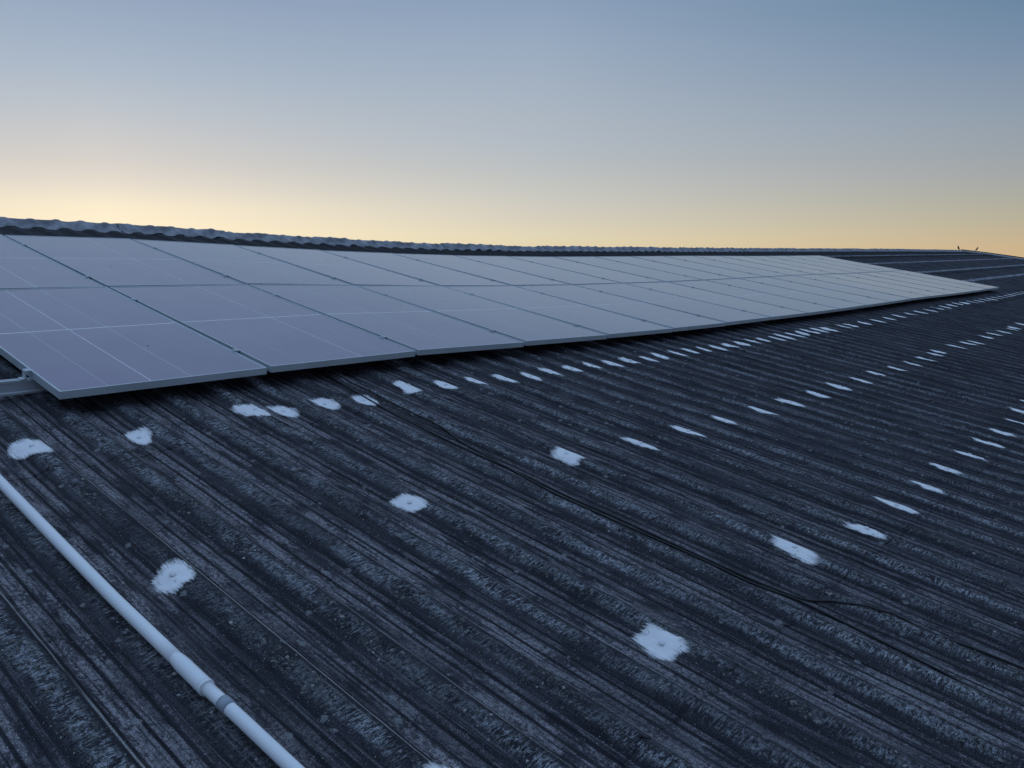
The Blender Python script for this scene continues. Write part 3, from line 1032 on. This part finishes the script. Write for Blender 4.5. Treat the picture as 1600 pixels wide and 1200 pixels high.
pipe_piece('pipe_length', 0.35, -1.83, [PR], M_PVC)
pipe_piece('socket', -1.825, -1.965, [PR, PR + 0.0028, PR + 0.0028, PR + 0.0028, PR + 0.003], M_PVC, 0.01)
pipe_piece('socket_rim', -1.962, -1.972, [PR + 0.0034, PR + 0.0034], M_PVC, 0.004)
pipe_piece('pipe_length', -1.955, -4.6, [PR - 0.0012], M_PVC)
pipe_piece('tape_band', -2.035, -2.066, [PR + 0.0006], M_GREY, 0.008)

# ------------------------------------------------------------------ black cables in the trough
CAB1 = [(1.44, 0.15), (1.42, -0.33), (1.405, -0.8), (1.372, -1.0), (1.352, -1.2), (1.315, -1.45), (1.294, -1.69), (1.300, -2.05), (1.305, -2.3), (1.302, -2.53), (1.330, -2.68), (1.318, -2.85), (1.298, -3.1), (1.268, -3.36), (1.25, -4.2)]
CAB2 = [(1.40, 0.15), (1.375, -0.3), (1.352, -0.6), (1.335, -0.9), (1.325, -1.2), (1.332, -1.45), (1.318, -1.7), (1.325, -2.0), (1.322, -2.3), (1.325, -2.5), (1.345, -2.66), (1.40, -2.76), (1.455, -2.88), (1.50, -3.02), (1.545, -3.3), (1.56, -4.1)]


def catmull(p, n=8):
    p = [np.array(q, float) for q in p]
    p = [2 * p[0] - p[1]] + p + [2 * p[-1] - p[-2]]
    o = []
    for i in range(1, len(p) - 2):
        for t in np.linspace(0, 1, n, endpoint=False):
            a, b_, c, d = p[i - 1:i + 3]
            o.append(0.5 * ((2 * b_) + (-a + c) * t + (2 * a - 5 * b_ + 4 * c - d) * t * t + (-a + 3 * b_ - 3 * c + d) * t ** 3))
    o.append(p[-2])
    return np.array(o)


for pts, lab in ((CAB1, 'black cable running straight down a roof trough from under the panels'),
                 (CAB2, 'black cable that bends out of the trough over the next rib lower down')):
    q = catmull(pts)
    z = roof_z(q[:, 0], q[:, 1]) + 0.0055
    zs = np.convolve(np.pad(z, 2, 'edge'), np.ones(5) / 5, 'valid')
    path = tw(np.c_[q, np.maximum(z, zs)])
    base = path[len(path) // 2]
    V, Fa = sweep(path - base, 0.0038 * W, 8)
    obj('cable', mesh_py('cable', V, Fa, M_CABLE), None, Vector(base), label=lab, category='cable', group='black cables on the roof')

# ------------------------------------------------------------------ two small birds on the far end of the ridge
def bird(x, y, z, head, lean, lab, s=1.0):
    # one continuous body lofted from tail to bill
    prof_ = [(-0.115, 0.050, 0.004, 0.010), (-0.08, 0.058, 0.005, 0.012), (-0.05, 0.068, 0.014, 0.016), (-0.02, 0.082, 0.028, 0.026), (0.012, 0.098, 0.034, 0.030),
             (0.040, 0.116, 0.030, 0.028), (0.058, 0.136, 0.021, 0.021), (0.070, 0.152, 0.020, 0.019), (0.083, 0.156, 0.015, 0.014), (0.092, 0.154, 0.006, 0.005), (0.106, 0.151, 0.002, 0.0015)]
    n = 10
    V, Fa = [], []
    cs, sn = math.cos(lean), math.sin(lean)
    for (px, pz, rz, ry) in prof_:
        rz, ry = rz * 1.35, ry * 1.35
        qx = px * cs - (pz - 0.07) * sn
        qz = px * sn + (pz - 0.07) * cs + 0.07
        for j in range(n):
            t = 2 * math.pi * j / n
            V.append((qx * s, ry * math.cos(t) * s, (qz + rz * math.sin(t)) * s))
    for i in range(len(prof_) - 1):
        for j in range(n):
            k = (j + 1) % n
            Fa.append((i * n + j, i * n + k, (i + 1) * n + k, (i + 1) * n + j))
    Fa.append(tuple(range(n))[::-1])
    Fa.append(tuple(range((len(prof_) - 1) * n, len(prof_) * n)))
    root = obj('bird', None, None, Vector(tw((x, y, z))), label=lab, category='bird', group='birds on the far end of the ridge')
    root.rotation_euler = (0, 0, head)
    obj('body', mesh_py('body', V, Fa, M_BIRD), root)
    for sgn in (-1, 1):
        V2, F2 = sweep([(0.0, sgn * 0.012 * s, 0.085 * s), (0.008 * s, sgn * 0.013 * s, 0.04 * s), (0.0, sgn * 0.014 * s, 0.003 * s), (0.02 * s, sgn * 0.014 * s, 0.002 * s)], 0.003 * s, 6)
        obj('leg', mesh_py('leg', V2, F2, M_BIRD), root)
        wv, wf = sweep([(0.03 * s, sgn * 0.026 * s, 0.105 * s), (0.0, sgn * 0.031 * s, 0.092 * s), (-0.05 * s, sgn * 0.02 * s, 0.066 * s), (-0.085 * s, sgn * 0.008 * s, 0.055 * s)], [0.010 * s, 0.018 * s, 0.011 * s, 0.002 * s], 8)
        wv[:, 1] = sgn * 0.024 * s + (wv[:, 1] - sgn * 0.024 * s) * 0.5
        obj('wing', mesh_py('wing', wv, wf, M_BIRD), root)


zr = float(np.interp(36.7, RZX, RZV))
bird(36.6, RIDGE_Y, zr - 0.005, math.radians(150), 0.5, 'small dark bird perched on the very end of the ridge', 1.0)
bird(X1 + 0.1, 4.62, float(crest_z(np.array(X1), np.array(4.62))) + 0.09, math.radians(-40), 0.35, 'small dark bird sitting lower on the brown gable edge', 0.95)

sc.render.resolution_x, sc.render.resolution_y = 1024, 768
